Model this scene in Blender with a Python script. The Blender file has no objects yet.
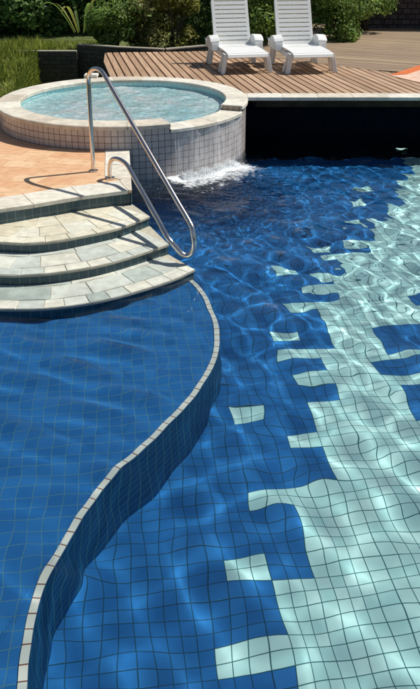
import bpy, bmesh, math, random
import numpy as np
from mathutils import Vector, geometry
random.seed(7); rng = np.random.default_rng(11)
SC = bpy.context.scene; COL = SC.collection; R = math.radians

# ---------------------------------------------------------------- camera
CF, CP, CH, CY = 724.8, .338, 2.392, 200.0          # focal (px), pitch, height, principal row of the 420x689 frame
cam_d = bpy.data.cameras.new('camera'); cam = bpy.data.objects.new('camera', cam_d); COL.objects.link(cam)
cam.location = (0, 0, CH); cam.rotation_euler = (math.pi/2 - CP, 0, 0)
cam_d.sensor_fit = 'VERTICAL'; cam_d.sensor_height = 24; cam_d.lens = CF/689*24
cam_d.shift_y = -(344.5 - CY)/689; cam_d.clip_start = .05; cam_d.clip_end = 400
SC.camera = cam

# ---------------------------------------------------------------- light
SUN_EL, SUN_AZ = R(56), R(70)                      # azimuth from +Y towards +X
sunvec = Vector((math.cos(SUN_EL)*math.sin(SUN_AZ), math.cos(SUN_EL)*math.cos(SUN_AZ), math.sin(SUN_EL)))
W = bpy.data.worlds.new('World'); SC.world = W; W.use_nodes = True
nt = W.node_tree; nt.nodes.clear()
sky = nt.nodes.new('ShaderNodeTexSky'); sky.sky_type = 'NISHITA'; sky.sun_disc = False
sky.sun_elevation = SUN_EL; sky.sun_rotation = SUN_AZ
bgn = nt.nodes.new('ShaderNodeBackground'); bgn.inputs[1].default_value = .068
wo = nt.nodes.new('ShaderNodeOutputWorld'); nt.links.new(sky.outputs[0], bgn.inputs[0]); nt.links.new(bgn.outputs[0], wo.inputs[0])
sl = bpy.data.lights.new('sun', 'SUN'); sl.energy = 4.6; sl.angle = R(.5); sl.color = (1, .955, .87)
so = bpy.data.objects.new('sun', sl); COL.objects.link(so); so.rotation_euler = sunvec.to_track_quat('Z', 'Y').to_euler()
sl.cycles.is_caustics_light = True
vs = SC.view_settings; SC.display_settings.display_device = 'sRGB'
vs.view_transform = 'Standard'; vs.look = 'None'; vs.gamma = 1; vs.use_curve_mapping = False; vs.exposure = 0
cy = SC.cycles; cy.use_denoising = True; cy.max_bounces = 10; cy.transmission_bounces = 8; cy.glossy_bounces = 4
cy.sample_clamp_indirect = 6; cy.blur_glossy = .5; cy.caustics_refractive = True; cy.caustics_reflective = False

# ---------------------------------------------------------------- helpers
def at(x, y, z):                                     # photo pixel -> point on the level plane z
    d = Vector(((x-210)/CF, math.cos(CP) - (y-CY)/CF*math.sin(CP), -math.sin(CP) - (y-CY)/CF*math.cos(CP)))
    return Vector((0, 0, CH)) + d*((z-CH)/d.z)
def at2(x, y, z): p = at(x, y, z); return (p.x, p.y)
def tag(o, label=None, cat=None, group=None, kind=None):
    if label: o['label'] = label
    if cat: o['category'] = cat
    if group: o['group'] = group
    if kind: o['kind'] = kind
    return o
def empty(name, loc=(0, 0, 0), rz=0):
    o = bpy.data.objects.new(name, None); COL.objects.link(o); o.location = loc; o.rotation_euler = (0, 0, rz); return o
def copy_tree(o, parent=None):
    c = o.copy(); COL.objects.link(c)
    if parent: c.parent = parent
    for ch in list(o.children): copy_tree(ch, c)
    return c

class MB:
    def __init__(s): s.v = []; s.f = []; s.uv = []; s.m = []
    def face(s, pts, uv=None, m=0):
        i = len(s.v); s.v += [tuple(p) for p in pts]; s.f.append(tuple(range(i, i+len(pts)))); s.m.append(m)
        s.uv.append(uv if uv else [(0, 0)]*len(pts))
    def box(s, x0, y0, z0, x1, y1, z1, m=0): s.prism([(x0, y0), (x1, y0), (x1, y1), (x0, y1)], z0, z1, m)
    def prism(s, poly, z0, z1, m=0, ms=None, T=.0715, top=True, bottom=True, closed=True, uvoff=0):
        n = len(poly); ms = m if ms is None else ms
        if closed and sum(poly[i][0]*poly[(i+1) % n][1]-poly[(i+1) % n][0]*poly[i][1] for i in range(n)) < 0: poly = poly[::-1]
        L = uvoff
        for i in range(n if closed else n-1):
            a, b = poly[i], poly[(i+1) % n]; d = math.hypot(b[0]-a[0], b[1]-a[1])/T
            s.face([(a[0], a[1], z0), (b[0], b[1], z0), (b[0], b[1], z1), (a[0], a[1], z1)],
                   [(L, (z0-z1)/T), (L+d, (z0-z1)/T), (L+d, 0), (L, 0)], ms); L += d
        tri = geometry.tessellate_polygon([[Vector((p[0], p[1], 0)) for p in poly]]) if n > 4 else None
        def cap(z, flip):
            if tri:
                for t in tri:
                    P = [poly[k] for k in t]
                    ar = (P[1][0]-P[0][0])*(P[2][1]-P[0][1])-(P[2][0]-P[0][0])*(P[1][1]-P[0][1])
                    if (ar < 0) != flip: P = P[::-1]
                    s.face([(p[0], p[1], z) for p in P], [guv(p) for p in P], m)
            else:
                P = poly[::-1] if flip else poly
                s.face([(p[0], p[1], z) for p in P], [guv(p) for p in P], m)
        if top: cap(z1, False)
        if bottom: cap(z0, True)
    def hexa(s, a, b, m=0):                           # a, b: matching quads, joined
        s.face(a[::-1], None, m); s.face(b, None, m)
        for i in range(4): j = (i+1) % 4; s.face([a[i], a[j], b[j], b[i]], None, m)
    def tube(s, pts, r, n=10, m=0, caps=True):
        pts = [Vector(p) for p in pts]; rings = []; up = None
        rr = r if isinstance(r, (list, tuple)) else [r]*len(pts)
        for i, p in enumerate(pts):
            t = (pts[min(i+1, len(pts)-1)]-pts[max(i-1, 0)]).normalized()
            if up is None: up = t.orthogonal().normalized()
            up = (up - t*up.dot(t)).normalized(); sd = t.cross(up)
            rings.append([p + (up*math.cos(2*math.pi*k/n) + sd*math.sin(2*math.pi*k/n))*rr[i] for k in range(n)])
        b = len(s.v)
        for q in rings: s.v += [tuple(v) for v in q]
        for i in range(len(rings)-1):
            for k in range(n):
                k2 = (k+1) % n
                s.f.append((b+i*n+k, b+i*n+k2, b+(i+1)*n+k2, b+(i+1)*n+k)); s.m.append(m); s.uv.append([(0, 0)]*4)
        if caps:
            s.f.append(tuple(b+k for k in range(n))[::-1]); s.m.append(m); s.uv.append([(0, 0)]*n)
            s.f.append(tuple(b+(len(rings)-1)*n+k for k in range(n))); s.m.append(m); s.uv.append([(0, 0)]*n)
    def build(s, name, mats, parent=None, smooth=False, bevel=0, merge=False):
        me = bpy.data.meshes.new(name); me.from_pydata(s.v, [], s.f)
        if not isinstance(mats, (list, tuple)): mats = [mats]
        for m in mats: me.materials.append(m)
        me.polygons.foreach_set('material_index', s.m)
        ul = me.uv_layers.new(name='UVMap'); ul.data.foreach_set('uv', np.array([c for q in s.uv for c in q], dtype=np.float32).ravel())
        me.update()
        if merge or bevel:
            bm = bmesh.new(); bm.from_mesh(me); bmesh.ops.remove_doubles(bm, verts=bm.verts, dist=1e-5); bm.to_mesh(me); bm.free()
        if smooth: me.polygons.foreach_set('use_smooth', [True]*len(me.polygons)); me.update()
        o = bpy.data.objects.new(name, me); COL.objects.link(o)
        if parent: o.parent = parent
        if bevel:
            b = o.modifiers.new('bevel', 'BEVEL'); b.width = bevel; b.segments = 2; b.limit_method = 'ANGLE'; b.angle_limit = R(35)
        return o
def smooth_by_angle(o, ang=40):
    me = o.data; bm = bmesh.new(); bm.from_mesh(me); bmesh.ops.remove_doubles(bm, verts=bm.verts, dist=1e-5)
    for e in bm.edges: e.smooth = (len(e.link_faces) == 2 and e.calc_face_angle(0) < R(ang))
    for f in bm.faces: f.smooth = True
    bm.to_mesh(me); bm.free()
def spline(pts, n=8):                                # Catmull-Rom through the points
    P = [Vector(p) for p in pts]; P = [P[0]*2-P[1]] + P + [P[-1]*2-P[-2]]; out = []
    for i in range(1, len(P)-2):
        for k in range(n):
            t = k/n; a, b, c, d = P[i-1:i+3]
            out.append(.5*((2*b) + (c-a)*t + (2*a-5*b+4*c-d)*t*t + (3*b-a-3*c+d)*t**3))
    out.append(P[-2]); return out
def offset(pts, d):
    P = [Vector(p[:2]) for p in pts]; out = []
    for i, p in enumerate(P):
        t = (P[min(i+1, len(P)-1)]-P[max(i-1, 0)]).normalized(); out.append((p.x - t.y*d, p.y + t.x*d))
    return out
TP = .0715; GA = R(-7); GU = (math.cos(GA), -math.sin(GA)); GV = (math.sin(GA), math.cos(GA))
def guv(p): return ((p[0]*GU[0]+p[1]*GU[1])/TP - .37, (p[0]*GV[0]+p[1]*GV[1])/TP - .2)
def gxy(u, v): u = (u+.37)*TP; v = (v+.2)*TP; return (u*GU[0]+v*GV[0], u*GU[1]+v*GV[1])

# ---------------------------------------------------------------- materials
class N:
    def __init__(s, name):
        s.m = bpy.data.materials.new(name); s.m.use_nodes = True; s.t = s.m.node_tree; s.t.nodes.clear()
        s.o = s.t.nodes.new('ShaderNodeOutputMaterial')
    def n(s, ty, **k):
        x = s.t.nodes.new(ty)
        for a, b in k.items(): setattr(x, a, b)
        return x
    def l(s, a, b): s.t.links.new(a, b)
    def math(s, op, a, b=None, clamp=False):
        x = s.n('ShaderNodeMath', operation=op, use_clamp=clamp)
        for i, q in enumerate((a, b)):
            if q is None: continue
            if isinstance(q, (int, float)): x.inputs[i].default_value = q
            else: s.l(q, x.inputs[i])
        return x.outputs[0]
    def mix(s, f, a, b, bt='MIX'):
        x = s.n('ShaderNodeMix', data_type='RGBA', blend_type=bt)
        for i, q in ((0, f), (6, a), (7, b)):
            if isinstance(q, (int, float)): x.inputs[i].default_value = q
            elif isinstance(q, tuple): x.inputs[i].default_value = (*q, 1)
            else: s.l(q, x.inputs[i])
        return x.outputs[2]
    def ramp(s, f, stops):
        x = s.n('ShaderNodeValToRGB'); e = x.color_ramp.elements
        while len(e) < len(stops): e.new(.5)
        for q, (p, c) in zip(e, stops): q.position = p; q.color = (*c, 1) if isinstance(c, tuple) else (c, c, c, 1)
        s.l(f, x.inputs[0]); return x.outputs[0]
    def noise(s, scale, detail=3, rough=.5, vec=None, sc=None, dim='3D'):
        if vec is None: vec = s.n('ShaderNodeTexCoord').outputs['Object']
        if sc:
            mp = s.n('ShaderNodeMapping'); mp.inputs['Scale'].default_value = sc; s.l(vec, mp.inputs[0]); vec = mp.outputs[0]
        x = s.n('ShaderNodeTexNoise'); x.inputs['Scale'].default_value = scale; x.inputs['Detail'].default_value = detail
        x.inputs['Roughness'].default_value = rough; s.l(vec, x.inputs['Vector']); return x.outputs[0]
    def bsdf(s, col, rough=.6, metal=0, bump=None, bs=.3, bd=.01, spec=.5, sss=0):
        b = s.n('ShaderNodeBsdfPrincipled')
        for key, q in (('Base Color', col), ('Roughness', rough), ('Metallic', metal), ('Specular IOR Level', spec)):
            if isinstance(q, tuple): b.inputs[key].default_value = (*q, 1)
            elif isinstance(q, (int, float)): b.inputs[key].default_value = q
            else: s.l(q, b.inputs[key])
        if bump is not None:
            bn = s.n('ShaderNodeBump'); bn.inputs['Strength'].default_value = bs; bn.inputs['Distance'].default_value = bd
            s.l(bump, bn.inputs['Height']); s.l(bn.outputs[0], b.inputs['Normal'])
        s.l(b.outputs[0], s.o.inputs[0]); return b
def tile_mat(name, a, b, grout, g=.045, rough=.3, var=.5, spec=.4, warp=0):
    k = N(name); uv = k.n('ShaderNodeUVMap'); uv.uv_map = 'UVMap'; sp = k.n('ShaderNodeSeparateXYZ'); k.l(uv.outputs[0], sp.inputs[0])
    if warp:
        wz = k.n('ShaderNodeTexNoise'); wz.inputs['Scale'].default_value = .22; wz.inputs['Detail'].default_value = 2; k.l(uv.outputs[0], wz.inputs['Vector'])
        wd = k.n('ShaderNodeVectorMath', operation='MULTIPLY_ADD'); k.l(wz.outputs['Color'], wd.inputs[0]); wd.inputs[1].default_value = (warp*5, warp*3, 0); k.l(uv.outputs[0], wd.inputs[2])
        k.l(wd.outputs[0], sp.inputs[0])
    msk = None
    for ax in (0, 1):
        fr = k.math('FRACT', sp.outputs[ax]); ed = k.math('ABSOLUTE', k.math('SUBTRACT', fr, .5))
        lin = k.math('MULTIPLY', k.math('SUBTRACT', ed, .5-g-.012), 1/.024, True)
        msk = lin if msk is None else k.math('MAXIMUM', msk, lin)
    fl = k.n('ShaderNodeVectorMath', operation='FLOOR'); k.l(wd.outputs[0] if warp else uv.outputs[0], fl.inputs[0])
    wn = k.n('ShaderNodeTexWhiteNoise', noise_dimensions='3D'); k.l(fl.outputs[0], wn.inputs[0])
    nz = k.noise(9, 3); v = k.math('ADD', k.math('MULTIPLY', wn.outputs[0], var), k.math('MULTIPLY', nz, 1-var))
    c = k.mix(v, a, b); c = k.mix(msk, c, grout)
    rg = k.math('ADD', k.math('MULTIPLY', msk, .5), rough, True)
    k.bsdf(c, rg, bump=k.math('SUBTRACT', 1, msk), bs=.5, bd=.002, spec=spec); return k.m

M = {}
M['blue_deep'] = tile_mat('cobalt pool tile', (.009, .10, .32), (.026, .19, .50), (.006, .055, .10), .03, spec=.15)
M['blue_shelf'] = tile_mat('cobalt shelf tile', (.012, .115, .35), (.028, .185, .49), (.07, .22, .32), .028, warp=.14, spec=.15)
M['aqua'] = tile_mat('aqua pool tile', (.34, .67, .68), (.58, .87, .86), (.025, .12, .14), .03, spec=.15)
M['wall_tile'] = tile_mat('blue wall tile', (.006, .065, .18), (.012, .105, .27), (.05, .21, .28), .04, .7, spec=.0)
M['riser'] = tile_mat('dark riser tile', (.028, .07, .09), (.05, .10, .12), (.20, .25, .24), .03)
M['cap'] = tile_mat('pale edge tile', (.62, .70, .66), (.78, .80, .72), (.20, .07, .04), .04)
M['spa_tile'] = tile_mat('pale spa tile', (.44, .38, .36), (.64, .58, .55), (.09, .065, .06), .04, .25)
M['spa_in'] = tile_mat('aqua spa tile', (.50, .80, .82), (.60, .86, .87), (.30, .55, .58), .04)

def stone_mat(name, cols, sc=14, rough=.7, bs=.4):
    k = N(name); at_ = k.n('ShaderNodeAttribute'); at_.attribute_name = 'tone'
    nz = k.noise(sc, 5, .6); n2 = k.noise(3.1, 3)
    c = k.ramp(at_.outputs['Fac'], cols); f = k.ramp(k.math('ADD', k.math('MULTIPLY', nz, .6), k.math('MULTIPLY', n2, .4)), [(.35, .72), (.65, 1.12)])
    c = k.mix(1.0, c, f, 'MULTIPLY'); k.bsdf(c, rough, bump=nz, bs=bs, bd=.004); return k.m
M['coping'] = stone_mat('cream coping stone', [(0, (.62, .55, .44)), (.5, (.72, .67, .56)), (1, (.78, .75, .66))])
M['tread_cream'] = stone_mat('cream tread stone', [(0, (.66, .60, .44)), (.5, (.74, .70, .55)), (1, (.70, .70, .60))])
M['tread_grey'] = stone_mat('grey green tread stone', [(0, (.36, .43, .39)), (.25, (.52, .56, .51)), (.7, (.62, .65, .58)), (1, (.71, .69, .58))])
M['grout'] = N('stone joint').bsdf((.20, .17, .12), .9).id_data.id_data if False else None
def plain(name, col, rough=.6, metal=0, nscale=20, namp=.15, bs=.15, spec=.5):
    k = N(name); nz = k.noise(nscale, 4); f = k.ramp(nz, [(.3, 1-namp), (.7, 1+namp)])
    k.bsdf(k.mix(1.0, col, f, 'MULTIPLY'), rough, metal, bump=nz, bs=bs, bd=.003, spec=spec); return k.m
M['joint'] = plain('stone joint', (.46, .43, .34), .9)
def terracotta():
    k = N('terracotta paving'); tc = k.n('ShaderNodeTexCoord'); br = k.n('ShaderNodeTexBrick')
    mp = k.n('ShaderNodeMapping'); mp.inputs['Rotation'].default_value = (0, 0, R(14)); k.l(tc.outputs['Object'], mp.inputs[0])
    wob = k.n('ShaderNodeTexNoise'); wob.inputs['Scale'].default_value = 3; k.l(mp.outputs[0], wob.inputs['Vector'])
    ad = k.n('ShaderNodeVectorMath', operation='MULTIPLY_ADD'); k.l(wob.outputs['Color'], ad.inputs[0]); ad.inputs[1].default_value = (.10, .10, 0); k.l(mp.outputs[0], ad.inputs[2])
    k.l(ad.outputs[0], br.inputs['Vector']); br.inputs['Scale'].default_value = 1; br.inputs['Brick Width'].default_value = .30; br.inputs['Row Height'].default_value = .2
    br.inputs['Mortar Size'].default_value = .004; br.inputs['Mortar Smooth'].default_value = .3
    br.inputs['Color1'].default_value = (.66, .37, .20, 1); br.inputs['Color2'].default_value = (.74, .50, .30, 1); br.inputs['Mortar'].default_value = (.55, .32, .18, 1)
    nz = k.noise(9, 5, .65, sc=(1, 2.2, 1)); f = k.ramp(nz, [(.3, (.80, .70, .62)), (.5, (1, 1, 1)), (.72, (1.12, 1.18, 1.25))])
    k.bsdf(k.mix(1.0, br.outputs['Color'], f, 'MULTIPLY'), .7, bump=nz, bs=.25, bd=.004); return k.m
M['terracotta'] = terracotta()
def wood(name, c1, c2, ang):
    k = N(name); tc = k.n('ShaderNodeTexCoord'); mp = k.n('ShaderNodeMapping'); mp.inputs['Rotation'].default_value = (0, 0, ang)
    mp.inputs['Scale'].default_value = (30, 1.6, 30); 
    vr = k.n('ShaderNodeVectorRotate', rotation_type='Z_AXIS'); vr.inputs['Angle'].default_value = ang; k.l(tc.outputs['Object'], vr.inputs['Vector'])
    mp.inputs['Rotation'].default_value = (0, 0, 0); k.l(vr.outputs[0], mp.inputs[0])
    nz = k.n('ShaderNodeTexNoise'); nz.inputs['Scale'].default_value = 1; nz.inputs['Detail'].default_value = 6; k.l(mp.outputs[0], nz.inputs['Vector'])
    g = k.n('ShaderNodeNewGeometry'); c = k.mix(g.outputs['Random Per Island'], c1, c2)
    f = k.ramp(nz.outputs[0], [(.3, .68), (.55, 1.0), (.75, 1.15)])
    k.bsdf(k.mix(1.0, c, f, 'MULTIPLY'), .65, bump=nz.outputs[0], bs=.3, bd=.003); return k.m
BA = R(11.5)                                          # boards run 11.5 degrees left of straight away
M['wood'] = wood('brown deck board', (.38, .24, .145), (.55, .37, .24), -BA)
M['wood_grey'] = wood('weathered deck board', (.27, .19, .13), (.40, .29, .18), R(-63.5))
M['steel'] = plain('polished steel', (.74, .67, .61), .2, 1, 40, .03, .02)
M['plastic'] = plain('white moulded plastic', (.80, .81, .80), .38, 0, 30, .03, .03)
M['soil'] = plain('dark soil', (.05, .04, .025), .95, 0, 5, .4, .6)
M['shade_tile'] = tile_mat('shade darkened pool tile', (.007, .014, .024), (.010, .019, .032), (.006, .012, .02), .05, .6, spec=0)  # near-black colour holds the shade of the recess under the deck
M['fascia'] = plain('pale fascia', (.74, .70, .63), .7)
M['orange'] = plain('orange glazed border', (.70, .17, .04), .5, 0, 25, .2)
M['pink'] = plain('pale pink paving', (.72, .48, .36), .7, 0, 12, .2)
def block_wall(name, c1, c2, mort, bw, rh, ms=.02):
    k = N(name); uv = k.n('ShaderNodeUVMap'); uv.uv_map = 'UVMap'; br = k.n('ShaderNodeTexBrick'); k.l(uv.outputs[0], br.inputs['Vector'])
    br.inputs['Scale'].default_value = 1; br.inputs['Brick Width'].default_value = bw; br.inputs['Row Height'].default_value = rh; br.inputs['Mortar Size'].default_value = ms
    br.inputs['Color1'].default_value = (*c1, 1); br.inputs['Color2'].default_value = (*c2, 1); br.inputs['Mortar'].default_value = (*mort, 1)
    nz = k.noise(18, 5, .6); f = k.ramp(nz, [(.3, .6), (.7, 1.25)]); s_ = k.math('ADD', k.math('MULTIPLY', br.outputs['Fac'], -.7), nz)
    k.bsdf(k.mix(1.0, br.outputs['Color'], f, 'MULTIPLY'), .85, bump=s_, bs=.7, bd=.015); return k.m
M['retaining'] = block_wall('dark brick', (.075, .07, .052), (.11, .095, .072), (.025, .025, .022), 2.6, .95, .06)
M['stone_wall'] = block_wall('dark stacked stone', (.060, .046, .048), (.10, .078, .08), (.015, .012, .013), 2.4, 1.5, .16)
def leaf_mat(name, c1, c2, c3):
    k = N(name); g = k.n('ShaderNodeNewGeometry'); c = k.ramp(g.outputs['Random Per Island'], [(0, c1), (.55, c2), (1, c3)])
    nz = k.noise(2.2, 2); c = k.mix(1.0, c, k.ramp(nz, [(.35, .75), (.65, 1.2)]), 'MULTIPLY')
    b = k.bsdf(c, .45, spec=.35); t = k.n('ShaderNodeBsdfTranslucent'); k.l(c, t.inputs[0]); mx = k.n('ShaderNodeMixShader'); mx.inputs[0].default_value = .5
    k.l(b.outputs[0], mx.inputs[1]); k.l(t.outputs[0], mx.inputs[2]); k.l(mx.outputs[0], k.o.inputs[0]); return k.m
M['leaf_dark'] = leaf_mat('dark leaves', (.06, .14, .04), (.13, .25, .07), (.28, .40, .12))
M['leaf_mid'] = leaf_mat('mid green leaves', (.10, .19, .04), (.20, .33, .07), (.42, .52, .15))
M['leaf_lime'] = leaf_mat('yellow green leaves', (.14, .17, .03), (.30, .32, .07), (.48, .45, .15))
M['leaf_grey'] = leaf_mat('brownish leaves', (.12, .13, .04), (.24, .25, .07), (.44, .42, .17))
M['grass'] = leaf_mat('grass blades', (.14, .19, .03), (.27, .34, .05), (.46, .47, .12))
M['turf'] = plain('turf', (.10, .13, .03), .95, 0, 12, .35, .6)
M['bark'] = plain('bark', (.07, .05, .035), .9, 0, 25, .4, .8)
def water_mat():
    k = N('pool water'); g = k.n('ShaderNodeBsdfGlass'); g.inputs['IOR'].default_value = 1.33; g.inputs['Roughness'].default_value = 0
    g.inputs['Color'].default_value = (.97, .995, 1, 1); k.l(g.outputs[0], k.o.inputs[0]); return k.m
M['water'] = water_mat()
def caster(o): o.cycles.is_caustics_caster = True; return o
def receiver(o): o.cycles.is_caustics_receiver = True; return o

# tone-coloured paving pieces ------------------------------------------------
def pavers(name, quads, z, th, mat, parent=None, gap=.0022, lo=0, hi=1):
    """each quad/polygon becomes one thin slab with its own tone"""
    vs_, fs_, tone = [], [], []
    for q in quads:
        c = Vector((sum(p[0] for p in q)/len(q), sum(p[1] for p in q)/len(q))); P = []
        for p in q:
            d = Vector(p[:2])-c; P.append(c + d*(1-gap/max(d.length, .01)*1.4))
        ar = sum(P[i].x*P[(i+1) % len(P)].y-P[(i+1) % len(P)].x*P[i].y for i in range(len(P)))
        if ar < 0: P = P[::-1]
        t = lo+(hi-lo)*random.random(); dz = random.uniform(-.0012, .0012); n = len(P); b = len(vs_)
        vs_ += [(p.x, p.y, z-th) for p in P] + [(p.x, p.y, z+dz) for p in P]
        fs_.append(tuple(range(b+n, b+2*n)))
        for i in range(n): fs_.append((b+i, b+(i+1) % n, b+n+(i+1) % n, b+n+i))
        tone += [t]*(2*n)
    me = bpy.data.meshes.new(name); me.from_pydata(vs_, [], fs_); me.materials.append(mat)
    a = me.attributes.new('tone', 'FLOAT', 'POINT'); a.data.foreach_set('value', tone)
    o = bpy.data.objects.new(name, me); COL.objects.link(o)
    if parent: o.parent = parent
    bv = o.modifiers.new('bevel', 'BEVEL'); bv.width = .0018; bv.segments = 1; bv.limit_method = 'ANGLE'
    return o
def resample(pts, step, jit=0):
    P = [Vector(p[:2]) for p in pts]; out = [P[0]]; acc = 0; nxt = step*(1+random.uniform(-jit, jit))
    for a, b in zip(P, P[1:]):
        L = (b-a).length; pos = 0
        while acc + (L-pos) >= nxt:
            pos += nxt-acc; out.append(a+(b-a)*(pos/L)); acc = 0; nxt = step*(1+random.uniform(-jit, jit))
        acc += L-pos
    out.append(P[-1]); return out

# ================================================================ POOL
S_Z, D_Z = -.135, -.70
H1, H2 = .607, .345
DIV0 = [(-0.26, 5.27), (-0.134, 5.035), (-0.083, 4.95), (-0.037, 4.851), (-0.025, 4.74), (0.014, 4.574), (0.041, 4.417), (0.053, 4.269), (0.056, 4.179), (0.041, 4.044), (0.019, 3.927), (-0.012, 3.816), (-0.042, 3.71), (-0.081, 3.609), (-0.125, 3.521), (-0.173, 3.419), (-0.23, 3.338), (-0.254, 3.295), (-0.281, 3.219), (-0.334, 3.146), (-0.378, 3.068), (-0.428, 3.007), (-0.463, 2.963), (-0.49, 2.906), (-0.516, 2.844), (-0.549, 2.777), (-0.575, 2.699), (-0.602, 2.644), (-0.616, 2.566), (-0.635, 2.481), (-0.666, 2.415), (-0.684, 2.342), (-0.691, 2.297), (-0.694, 2.219), (-0.698, 2.15), (-0.697, 2.08), (-0.692, 2.008), (-0.683, 1.936), (-0.67, 1.868), (-0.655, 1.74), (-0.6, 1.52), (-0.52, 1.2), (-0.45, 0.8), (-0.42, 0.3)]
DIV = [(x, y+.018) for x, y in DIV0]
div = [tuple(p) for p in spline([(x, y) for x, y in DIV], 4)]
for _ in range(30): div = [div[0]] + [tuple((Vector(div[i-1])+Vector(div[i])*2+Vector(div[i+1]))/4) for i in range(1, len(div)-1)] + [div[-1]]
CW = .0145
inner, outer = offset(div, -CW), offset(div, CW)      # walking towards the camera: left side of travel is east
if inner[20][0] > outer[20][0]: inner, outer = outer, inner

# deep floor: one face per tile cell, the pale river pattern laid in it
def row_span(j):
    S = [(30, 8), (32, 4), (36, 8), (42, 11), (44, 8), (48, 15), (50, 12), (54, 15), (56, 18), (58, 15), (60, 18), (62, 14), (69, 20), (71, 17), (73, 23), (75, 20),
         (76, 24), (78, 22), (81, 26), (83, 24), (85, 31), (87, 28), (90, 33), (93, 34), (98, 38), (102, 41), (105, 42), (109, 44), (112, 46), (200, 49)]
    a = next(c for r, c in S if j < r)
    b = 200
    if j < 50: b = 26 + (50-j)*.3
    elif j < 55: b = 24
    elif j < 57: b = 200
    elif j < 59: b = 23
    elif j < 60: b = 200
    elif j < 65: b = 25
    elif 69 <= j < 71: b = 31
    return a, b
ISO = [(5, 36), (8, 52), (14, 64), (17, 78), (23, 84), (30, 91), (33, 99), (36, 105)]
def pale(i, j):
    a, b = row_span(j)
    return a <= i < b or any(c <= i < c+3 and r <= j < r+2 for c, r in ISO)
fl = MB()
for i in range(-14, 76):
    for j in range(2, 140):
        c = gxy(i+.5, j+.5)
        if c[0] > 5.5 or c[0] < -1.2 or c[1] > 9.9 or c[1] < .3: continue
        if c[0] < .1 and c[1] > 5.2 and False: continue
        P = [(i, j), (i+1, j), (i+1, j+1), (i, j+1)]
        fl.face([(*gxy(*p), D_Z) for p in P], P, 2 if c[1] > 9.02 else 1 if pale(i, j) else 0)  # floor cells under the deck have its shade painted in
o = fl.build('pool_floor', [M['blue_deep'], M['aqua'], M['shade_tile']], merge=True); tag(o, kind='structure'); receiver(o)
# shelf floor
sh = MB(); sh.prism([tuple(p) for p in inner] + [(-4, .3), (-4, 5.6), (-1, 5.6)], S_Z-.02, S_Z, bottom=False)
o = sh.build('pool_shelf', M['blue_shelf']); tag(o, kind='structure'); receiver(o)
# dividing wall
dw = empty('dividing_wall', (0, 0, 0)); tag(dw, 'low curving underwater wall with a pale tiled top edge between shallow shelf and deep pool', 'pool wall')
b = MB(); L = 0
for k in range(len(outer)-1):
    a, c = outer[k], outer[k+1]; d = math.dist(a, c)/TP
    b.face([(*a, D_Z), (*c, D_Z), (*c, -.133), (*a, -.133)][::-1], [(L, -8.98), (L+d, -8.98), (L+d, 0), (L, 0)][::-1]); L += d
    a, c = inner[k], inner[k+1]
    b.face([(*a, S_Z-.1), (*c, S_Z-.1), (*c, -.133), (*a, -.133)], [(L-d, -1.3), (L, -1.3), (L, 0), (L-d, 0)])
o = b.build('wall_face', M['wall_tile'], dw, merge=True, smooth=True); receiver(o)
b = MB(); L = 0; i2, o2 = offset(div, -CW-.002), offset(div, CW+.002)
for k in range(len(div)-1):
    d = math.dist(div[k], div[k+1])/TP; z0, z1 = -.134, -.126
    A, B_, C_, D_ = i2[k], i2[k+1], o2[k+1], o2[k]
    b.face([(*A, z1), (*B_, z1), (*C_, z1), (*D_, z1)], [(L, .1), (L+d, .1), (L+d, .9), (L, .9)])
    b.face([(*A, z0), (*B_, z0), (*B_, z1), (*A, z1)], [(L, .1), (L+d, .1), (L+d, .2), (L, .2)])
    b.face([(*D_, z0), (*C_, z0), (*C_, z1), (*D_, z1)], [(L, .1), (L+d, .1), (L+d, .2), (L, .2)]); L += d
o = b.build('edge_tiles', M['cap'], dw); receiver(o)
# pool sides out of sight and the wall in the dark recess under the deck
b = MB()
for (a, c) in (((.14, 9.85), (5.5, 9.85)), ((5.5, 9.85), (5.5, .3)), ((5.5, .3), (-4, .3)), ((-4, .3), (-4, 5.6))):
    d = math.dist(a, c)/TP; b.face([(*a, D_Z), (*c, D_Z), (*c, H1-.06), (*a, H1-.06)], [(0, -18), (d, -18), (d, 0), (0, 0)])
o = b.build('pool_wall', M['shade_tile']); tag(o, 'tiled pool wall under the wooden deck, its colour darkened for the shade', 'pool wall'); receiver(o)

# ================================================================ STEPS AND TERRACE
def lift(P, z0, z1): f = (CH-z1)/(CH-z0); return [(x*f, y*f) for x, y in P]
TERR = [(-3.6, 6.3), (-3.0, 5.75), (-2.4, 5.5), (-2.0, 5.48), (-1.713, 5.55), (-1.351, 5.75), (-1.122, 5.88), (-.915, 5.97), (-.688, 6.061)]
T1 = [(-3.0, 6.3), (-2.6, 5.75), (-2.2, 5.4), (-1.9, 5.25), (-1.633, 5.18), (-1.385, 5.155), (-1.151, 5.22), (-.842, 5.395), (-.694, 5.515), (-.508, 5.743)]
T2 = [(-3.3, 6.3), (-2.8, 5.4), (-2.3, 5.0), (-1.9, 4.84), (-1.521, 4.765), (-1.304, 4.77), (-1.085, 4.82), (-.819, 4.935), (-.58, 5.11), (-.327, 5.335)]
T3 = [(-3.5, 6.3), (-3.0, 5.1), (-2.5, 4.72), (-2.0, 4.50), (-1.6, 4.42), (-1.3, 4.405), (-1.05, 4.43), (-.76, 4.53), (-.50, 4.69), (-.27, 4.87), (-.115, 5.046)]
TERR, T1, T2, T3 = lift(TERR, .355, H2), lift(T1, .23, .215), lift(T2, .145, .125), lift(T3, .06, .035)
ZT = [H2, .215, .125, .035]
steps = empty('pool_steps', (-1.2, 5.6, D_Z)); tag(steps, 'three curved stone steps with dark tiled risers going down into the pool', 'steps')
steps.location = (0, 0, 0)
curves = [spline(c, 5) for c in (TERR, T1, T2, T3)]
corner = [c[-1] for c in (TERR, T1, T2, T3)]
def band(cur, w):                                    # strip of depth w inside a front curve
    return offset(cur, w)
def clip_in(c): return c
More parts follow.
